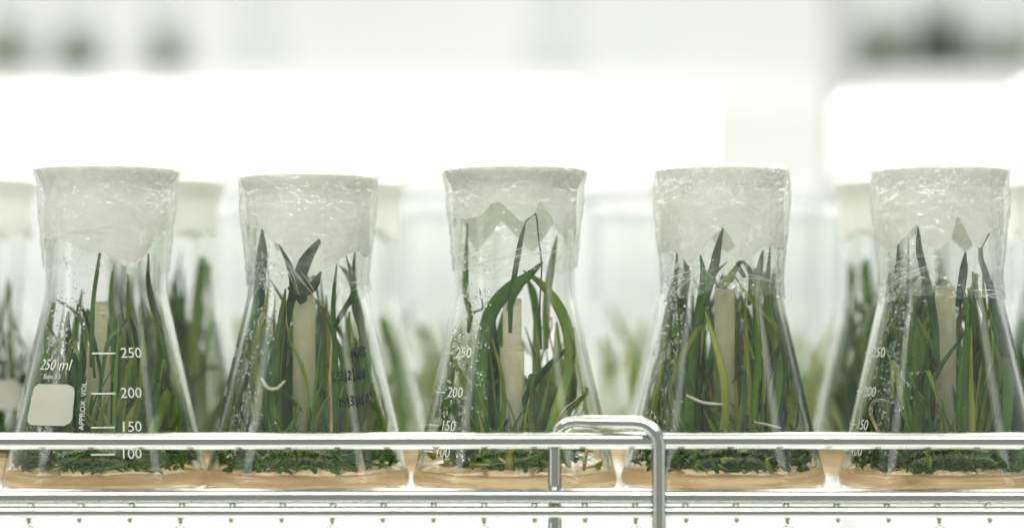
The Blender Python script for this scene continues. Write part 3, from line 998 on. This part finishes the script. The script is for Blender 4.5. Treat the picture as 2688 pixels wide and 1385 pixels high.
def film_folds(parent, rnd, spots):
    """each crease is a loose bundle of hair-fine folds in the film"""
    for (th0, th1, z0, z1) in spots:
        v, f = [], []
        for q in range(4):
            n = 20
            path = []
            a0, a1 = th0 + rnd.uniform(-.1, .25), th1 + rnd.uniform(-.25, .1)
            dz0, dz1 = rnd.gauss(0, 1.3), rnd.gauss(0, 1.3)
            for k in range(n):
                u = k / (n - 1)
                th = a0 + (a1 - a0) * u
                z = z0 + dz0 + (z1 + dz1 - z0 - dz0) * u + 0.6 * math.sin(u * 3.1)
                r = (max(NECK_R + 1.4, r_out(z) + 0.9) + 0.3 * noise.noise((u * 5, z0, th0))) * MM
                path.append(Vector((r * math.sin(th), -r * math.cos(th), z * MM)))
            sweep(path, [(0.00005 + 0.00008 * abs(noise.noise((k * 0.4, q, z0)))) * (0.3 + math.sin(math.pi * k / (n - 1))) for k in range(n)], 0.6, 4, Vector((0, 0, 1)), v, f)
        mesh_obj('film_fold', v, f, M['film_fold'], parent)


M['film_fold'] = mat_soft('film_crease', (0.74, 0.76, 0.70), (0.84, 0.85, 0.80), 0.5, 0.25, 200, gloss=0.6)

_ico = bmesh.new()
bmesh.ops.create_icosphere(_ico, subdivisions=1, radius=1)
ICO_V = [v.co.copy() for v in _ico.verts]
ICO_F = [tuple(v.index for v in fc.verts) for fc in _ico.faces]
_ico.free()


def make_drops(name, rnd, count, th_mid, th_sd, z0, z1):
    v, f = [], []
    s = rnd.uniform(0, 99)
    k = tries = 0
    while k < count and tries < count * 12:
        tries += 1
        th = rnd.gauss(th_mid, th_sd)
        z = rnd.uniform(z0, z1)
        if noise.noise((th * 5 + s, z * 0.12, 0)) < rnd.uniform(-0.35, 0.3):
            continue
        k += 1
        rad = 0.16 + 0.5 * rnd.random() ** 2.6
        R = r_in(z) - rad * 0.12
        c = Vector((R * math.sin(th), -R * math.cos(th), z))
        n_ = Vector((math.sin(th), -math.cos(th), 0))
        b = len(v)
        sz = rnd.uniform(1.0, 1.5)
        for q in ICO_V:
            p = q * rad
            p = p - n_ * (p.dot(n_) * 0.5)
            p.z *= sz
            v.append((c + p) * MM)
        f += [tuple(i + b for i in t) for t in ICO_F]
    return mesh_obj(name, v, f, M['water'])


# ------------------------------------------------------------------ setting: wall behind, wire shelf, ledge
wall = box('wall', -3.0, 3.0, 2.55, 2.62, -1.4, 1.9, M['wall'])
wall['kind'] = 'structure'

SHELF_Y0, SHELF_Y1 = -0.0585, 0.365
shelf = tag(empty('wire_shelf', (0, -0.058, -0.006)), 'chrome wire shelf of close front-to-back wires carrying the glass flasks', 'shelf')


def sh(p):
    return (p[0], p[1] + 0.058, p[2] + 0.006)


tube('front_wire', [sh((-0.42 + 0.84 * k / 40, -0.0575, -0.0041)) for k in range(41)], 0.0024, M['steel'], shelf)
tube('rear_wire', [sh((-0.42 + 0.84 * k / 10, SHELF_Y1, -0.0049)) for k in range(11)], 0.0024, M['steel'], shelf)
tube('lower_wire', [sh((-0.42 + 0.84 * k / 10, -0.0575, -0.0310)) for k in range(11)], 0.0024, M['steel'], shelf)
WX0, WDX = -0.1884, 0.01972
wire_mesh = None
for k in range(-10, 30):
    x = WX0 + k * WDX
    if wire_mesh is None:
        pts = [(0, SHELF_Y1, -0.0013), (0, 0.2, -0.0013), (0, 0.05, -0.0013), (0, -0.040, -0.0013), (0, -0.0480, -0.0017), (0, -0.0515, -0.0035), (0, -0.0530, -0.0062), (0, -0.0535, -0.0092)]
        v, f = sweep([Vector(sh(p)) for p in pts], [0.0013] * len(pts), 1, 10, Vector((1, 0, 0)))
        w_ = mesh_obj('cross_wire', v, f, M['steel'], shelf)
        wire_mesh = w_.data
    else:
        w_ = bpy.data.objects.new('cross_wire', wire_mesh)
        COL.objects.link(w_)
        w_.parent = shelf
    w_.location = (x, 0, 0)
# zigzag truss bent between the two front wires, its crests under every third cross wire
zz = []
per = 3 * WDX
for k in range(-4, 9):
    xc = WX0 + k * per
    for (dx, z) in ((-0.0070, -0.0195), (-0.0030, -0.0134), (-0.0013, -0.0112), (0, -0.0106), (0.0013, -0.0112), (0.0030, -0.0134), (0.0070, -0.0195), (per / 2 - 0.006, -0.0265), (per / 2, -0.0286), (per / 2 + 0.006, -0.0265)):
        zz.append(Vector(sh((xc + dx, -0.0555, z))))
v, f = sweep(zz, [0.0014] * len(zz), 1, 10, Vector((0, 1, 0)))
mesh_obj('truss_wire', v, f, M['steel'], shelf)

ledge = tag(empty('shelf_ledge', (0, -0.055, 0)), 'chrome guard of two long rods and a bent hook along the shelf front', 'guard rail')


def lg(p):
    return (p[0], p[1] + 0.055, p[2])


def rod(z, r, amp, ph):
    return tube('rod', [lg((-0.42 + 0.84 * k / 60, -0.0555 + amp * math.sin(k * 0.35 + ph), z + amp * math.sin(k * 0.22 + ph))) for k in range(61)], r * MM, M['steel'], ledge, 28)


rod(0.0234, 3.2, 0.00012, 0.3)
rod(0.0017, 3.1, 0.00012, 2.0)
# hook: rises behind the rods, crosses over and comes down in front of them
hx0, hx1, hz, hr = 0.0168, 0.0568, 0.0304, 0.0085
hp = []
for k in range(7):
    hp.append((hx0, -0.0490, -0.060 + k * (hz - hr + 0.060) / 6))
for k in range(1, 9):
    a = math.pi / 2 * k / 8
    hp.append((hx0 + hr * (1 - math.cos(a)), -0.0490 - 0.0015 * k / 8, hz - hr + hr * math.sin(a)))
for k in range(1, 8):
    u = k / 8
    hp.append((hx0 + hr + (hx1 - hx0 - 2 * hr) * u, -0.0505 - 0.0085 * u, hz))
for k in range(0, 9):
    a = math.pi / 2 * k / 8
    hp.append((hx1 - hr + hr * math.sin(a), -0.0590 - 0.0027 * k / 8, hz - hr + hr * math.cos(a)))
for k in range(1, 7):
    hp.append((hx1, -0.0617, hz - hr - k * (hz - hr + 0.060) / 6))
tube('hook', [lg(p) for p in hp], 0.00278, M['steel'], ledge, 24)

for wx, wy, wz in ((hx1, -0.0588, 0.0234), (hx1, -0.0588, 0.0017), (hx0, -0.0521, 0.0234), (hx0, -0.0521, 0.0017)):
    vv = [Vector((q.x * 0.0036, q.y * 0.0012, q.z * 0.0022)) + Vector(lg((wx, wy, wz))) for q in ICO_V]
    mesh_obj('weld', vv, ICO_F, M['steel'], ledge)

# ------------------------------------------------------------------ the five flasks in front
FX = [(-0.1690, 0.0), (-0.0850, 0.0), (0.0012, 0.0), (0.0875, 0.0), (0.1778, -0.004)]
RIM = [29.2, 28.0, 29.4, 27.2, 27.4]
TOP = [133.0, 129.8, 132.8, 132.8, 132.4]
MARK = [0.0, -1.75, -1.08, -1.95, -1.28]
TUBE = [(-3.1, 78.0, 59.0, 3.3, 4.9), (-1.6, 80.5, 79.9, 3.9, 4.6), (-1.1, 79.2, 58.5, 3.9, 5.0), (1.0, 83.0, 82.4, 3.5, 4.2), (2.0, 84.3, 83.7, 3.5, 4.2)]
FILL = [(170, 80), (165, 90), (105, 72), (190, 93), (190, 92)]
WHO = ['printed 250 ml', 'with handwriting', 'behind the hook', 'just past the hook', 'ending the front row']
LOOK = ['wide-necked glass flask printed 250 ml with a pale writing panel',
        'glass flask with three lines of black handwriting on its right side',
        'sparsely planted glass flask standing behind the bent chrome hook',
        'glass flask crammed with upright leaves, just past the bent chrome hook',
        'glass flask at the end of the front row, tan root curled inside']
CAPL = ['crumpled cream paper cap with a rounded hem, on the flask printed 250 ml',
        'smooth cream paper cap, lowest in the front row, on the flask with handwriting',
        'pale paper cap with two sharp notches, on the sparsely planted flask',
        'cream paper cap with domed shoulders, on the flask crammed with leaves',
        'creased paper cap with three hanging points, on the last flask of the front row']
FOLD = [[(-0.9, 0.2, 104, 108), (0.4, 1.2, 99, 103)],
        [(-0.6, -0.1, 96, 84), (-0.35, 0.05, 92, 80), (0.75, 1.25, 84, 86), (0.8, 1.25, 82.5, 84.5), (0.1, 0.5, 93, 97)],
        [(-1.1, -0.1, 94, 101), (-1.0, 0.5, 91, 98), (-0.3, 0.7, 96, 103), (-0.2, 0.9, 93, 99)],
        [(-1.1, -0.5, 86, 91), (-1.15, -0.45, 84, 90), (-1.0, -0.3, 82, 89), (0.7, 1.1, 97, 96), (-1.2, -0.7, 90, 92), (0.35, 0.9, 88, 86)],
        [(-1.1, -0.2, 90, 97), (-1.15, -0.3, 86, 92), (-1.1, -0.35, 81, 88), (-0.9, 0.0, 84, 93), (-1.2, -0.6, 93, 95), (0.5, 1.2, 80, 80.5)]]

glass_meshes = {}
PROTO = {}
for i in range(5):
    rnd = random.Random(100 + i)
    loc = Vector((FX[i][0], FX[i][1], 0))
    face = math.atan2(-loc.x, 0.87 + loc.y)     # each was set down facing the front of the rack, fanned a little
    fl = tag(empty('glass_flask', loc, face), LOOK[i], 'flask', 'five flasks at the front of the shelf')
    v, f = lathe(glass_profile(RIM[i], TOP[i]), 112)
    g = mesh_obj('glass_body', v, f, M['glass'], fl)
    print_marks(fl, MARK[i], True)
    if i == 1:
        handwriting('MU3', 0.62, 55.6, 3.6, fl, 0.06, rnd)
        handwriting('22|2|160', 0.33, 46.2, 3.4, fl, 0.05, rnd)
        handwriting('15|3|160', 0.36, 35.6, 3.6, fl, 0.09, rnd)
    md = make_medium('growing_medium', rnd, 8.2 + rnd.uniform(-.3, .4), tilt=(rnd.uniform(-.01, .01), 0))
    md.location = loc
    md.rotation_euler = (0, 0, face)
    tag(md, 'layer of orange jelly in the bottom of the flask ' + WHO[i], 'growing medium', 'jelly in the front flasks')
    pl = make_plants('plant_cluster', i, rnd, TUBE[i][0], FILL[i][0], FILL[i][1])
    pl.location = loc
    pl.rotation_euler = (0, 0, face)
    make_base_growth(pl, rnd, 620 if i != 2 else 300, 'd', 34, 37.5 if i != 2 else 27)
    make_base_growth(pl, rnd, 70 if i != 2 else 50, 'g', 26, 38 if i != 2 else 29)
    make_base_growth(pl, rnd, 24, 'y', 26, 37)
    make_base_growth(pl, rnd, 14, 't', 8, 35)
    tag(pl, 'tangle of long green grassy leaves inside the flask ' + WHO[i], 'plants', 'plants in the front flasks')
    tx, tt, ts, ru, rl = TUBE[i]
    tb = make_tube('support_tube', tx, -6.0, tt, ts, ru, rl)
    tb.location = loc
    tb.rotation_euler = (0, 0, face)
    tag(tb, 'ribbed cream tube standing among the leaves of the flask ' + WHO[i], 'tube', 'cream tubes in the front flasks')
    cp = make_cap('paper_cap', CAP_EDGE[i], RIM[i], TOP[i], rnd)
    cp.location = loc
    cp.rotation_euler = (0, 0, face)
    tag(cp, CAPL[i], 'paper cap', 'paper caps of the front flasks')
    fm = make_film('cling_film', RIM[i], TOP[i], [92, 84, 90, 80, 78][i], rnd)
    fm.location = loc
    fm.rotation_euler = (0, 0, face)
    film_folds(fm, rnd, FOLD[i])
    tag(fm, 'crinkled clear film wrapped round the neck of the flask ' + WHO[i], 'cling film', 'film on the front flasks')
    dr = make_drops('condensation', rnd, [500, 900, 900, 800, 900][i], [-0.75, -0.85, -0.80, -0.95, -0.75][i], 0.20, 14, 98)
    dr.location = loc
    dr.rotation_euler = (0, 0, face)
    tag(dr, 'tiny water drops clinging inside the glass of the flask ' + WHO[i], 'condensation', 'drops in the front flasks', 'stuff')
    prof = [(r_in(z) - 0.12, z) for z in (14, 20, 30, 40, 50, 60, 70, 76, 80, 84, 90, 100, 110, 116)]
    v, f = lathe(prof, 64)
    mesh_obj('mist_haze', v, f, M['mist_haze'], dr)  # condensation fog whose milky colour also stands in for light haze
    PROTO[i] = fl, md, pl, tb, cp

# ------------------------------------------------------------------ flasks in the rows behind
rnd = random.Random(7)
back_glass = bpy.data.meshes.new('back_glass')
v, f = lathe(glass_profile(28.6, 134.0), 72)
back_glass.from_pydata(v, [], f)
back_glass.polygons.foreach_set('use_smooth', [True] * len(back_glass.polygons))
back_glass.materials.append(M['glass'])


def back_plants(seed, n, top, mats, base):
    r = random.Random(seed)
    root = make_plants('plant_cluster', None, r, None, n, top, mats, 1.6)
    if base:
        make_base_growth(root, r, base, 'g', 18, 32)
    return root


PV = [back_plants(31, 90, 94, 'ddgdy', 160), back_plants(32, 100, 104, 'gddd', 160), back_plants(33, 46, 80, 'gyyg', 90), back_plants(34, 24, 84, 'gyy', 70)]
PV_USED = [False] * 4
CV = [make_cap('paper_cap', None, 28.6, 134.0, random.Random(50 + k), 72, 8) for k in range(2)]
CV_USED = [False] * 2
MV = [make_medium('growing_medium', random.Random(60), 10.2, 48)]
MV_USED = [False]


def take(pool, used, k, loc, rz):
    if used[k]:
        return dup(pool[k], None, loc, rz)
    used[k] = True
    pool[k].location = loc
    pool[k].rotation_euler = (0, 0, rz)
    return pool[k]


def back_flask(x, y, z, plant, cap, where, group, marks=None):
    loc = Vector((x, y, z))
    rz = rnd.uniform(0, 6.28)
    fl = tag(empty('glass_flask', loc), 'blurred glass flask ' + where, 'flask', 'flasks ' + group)
    b = bpy.data.objects.new('glass_body', back_glass)
    COL.objects.link(b)
    b.parent = fl
    if marks is not None:
        print_marks(fl, marks, False)
        print_text('volume_text', '250', marks - 0.70, 55.0, 6.4, fl, M['enamel'])
        print_text('volume_text', 'ml', marks - 0.70, 49.0, 5.2, fl, M['enamel'])
        print_patch('writing_panel', marks - 1.20, marks - 0.36, 31, 44, 3, fl, M['panel'])
    md = take(MV, MV_USED, 0, loc, rz)
    tag(md, 'blurred orange jelly inside the flask ' + where, 'growing medium', 'jelly in flasks ' + group)
    if plant is not None:
        p = take(PV, PV_USED, plant, loc, rz)
        tag(p, 'blurred green leaves inside the flask ' + where, 'plants', 'plants in flasks ' + group)
    if cap is not None:
        c = take(CV, CV_USED, cap, loc, rz)
        tag(c, 'blurred cream paper cap on the flask ' + where, 'paper cap', 'caps of flasks ' + group)
    return fl


G2 = 'in the second row'
back_flask(-0.2465, 0.086, 0, 0, 0, 'cut off by the left edge', G2, marks=1.25)
back_flask(-0.1610, 0.090, 0, 1, 1, 'half hidden behind the flask printed 250 ml', G2)
back_flask(-0.0785, 0.105, 0, 2, 0, 'mostly hidden behind the flask with handwriting', G2)
back_flask(0.0930, 0.110, 0, 3, 1, 'hidden behind the flask just past the hook', G2)
back_flask(0.1775, 0.094, 0, 1, 0, 'showing left of the last front flask', G2)
back_flask(0.2600, 0.100, 0, 0, 1, 'cut off by the right edge', G2)
G3 = 'in the third row'
back_flask(-0.0350, 0.205, 0, 3, None, 'far back between the handwriting and hook flasks', G3)
back_flask(0.0640, 0.215, 0, 3, None, 'far back right above the chrome hook', G3)
back_flask(0.1500, 0.225, 0, 2, None, 'far back between the last two flasks', G3)
back_flask(-0.1350, 0.215, 0, 2, None, 'far back between the first two flasks', G3)
back_flask(0.2780, 0.210, 0, 2, 0, 'far back at the right edge', G3)

# ------------------------------------------------------------------ lamps of the next rack
def batten(x0, x1, y, z0, z1, label):
    t = tag(empty('lamp_batten', ((x0 + x1) / 2, y, z0)), label, 'lamp', 'white lamp battens behind the flasks')
    hw = (x1 - x0) / 2
    box('housing', -hw, hw, 0.0, 0.05, 0, z1 - z0, M['white'], t, 0.006, 4)
    box('diffuser', -hw + 0.002, hw - 0.002, -0.012, -0.0005, 0.001, z1 - z0 - 0.001, M['lamp'], t, 0.0055, 4)


batten(-0.60, 0.0405, 0.36, 0.159, 0.2142, 'long glowing white lamp batten above the first three front flasks')
batten(0.0450, 0.1320, 0.48, 0.1640, 0.2210, 'short glowing white lamp batten above the gap beside the hook')
batten(0.2140, 0.3310, 0.48, 0.1650, 0.2210, 'glowing white lamp batten above the last front flask')
batten(0.3300, 0.5600, 0.46, 0.1650, 0.2290, 'glowing white lamp batten at the right edge of the picture')

# ------------------------------------------------------------------ far rack with more flasks
FAR_Y, FAR_Z = 1.70, 0.372
far = tag(empty('far_rack', (0, FAR_Y, FAR_Z)), 'blurred pale rack far behind, carrying more flasks', 'rack')
box('shelf_board', -1.2, 1.2, -0.10, 0.25, -0.010, -0.001, M['white'], far, 0.002, 2)
box('post', 0.375, 0.402, -0.135, -0.108, -0.9, 0.40, M['grey'], far, 0.004, 3)
G4 = 'on the far rack'
far_spots = [(-0.622, 2, 'first'), (-0.541, 2, 'second'), (-0.432, 3, 'third'), (-0.318, None, 'fourth'), (0.052, None, 'fifth'), (0.446, 2, 'sixth'), (0.531, 1, 'seventh'), (0.622, 2, 'eighth')]
for x, pk, word in far_spots:
    back_flask(x, FAR_Y + rnd.uniform(0, 0.04), FAR_Z, pk, None, word + ' from the left on the far rack', G4)
for x, pk, word in ((0.497, 0, 'sixth and seventh'), (0.586, 1, 'last two')):
    back_flask(x, FAR_Y + 0.125, FAR_Z, pk, None, 'behind the ' + word + ' on the far rack', 'at the back of the far rack')
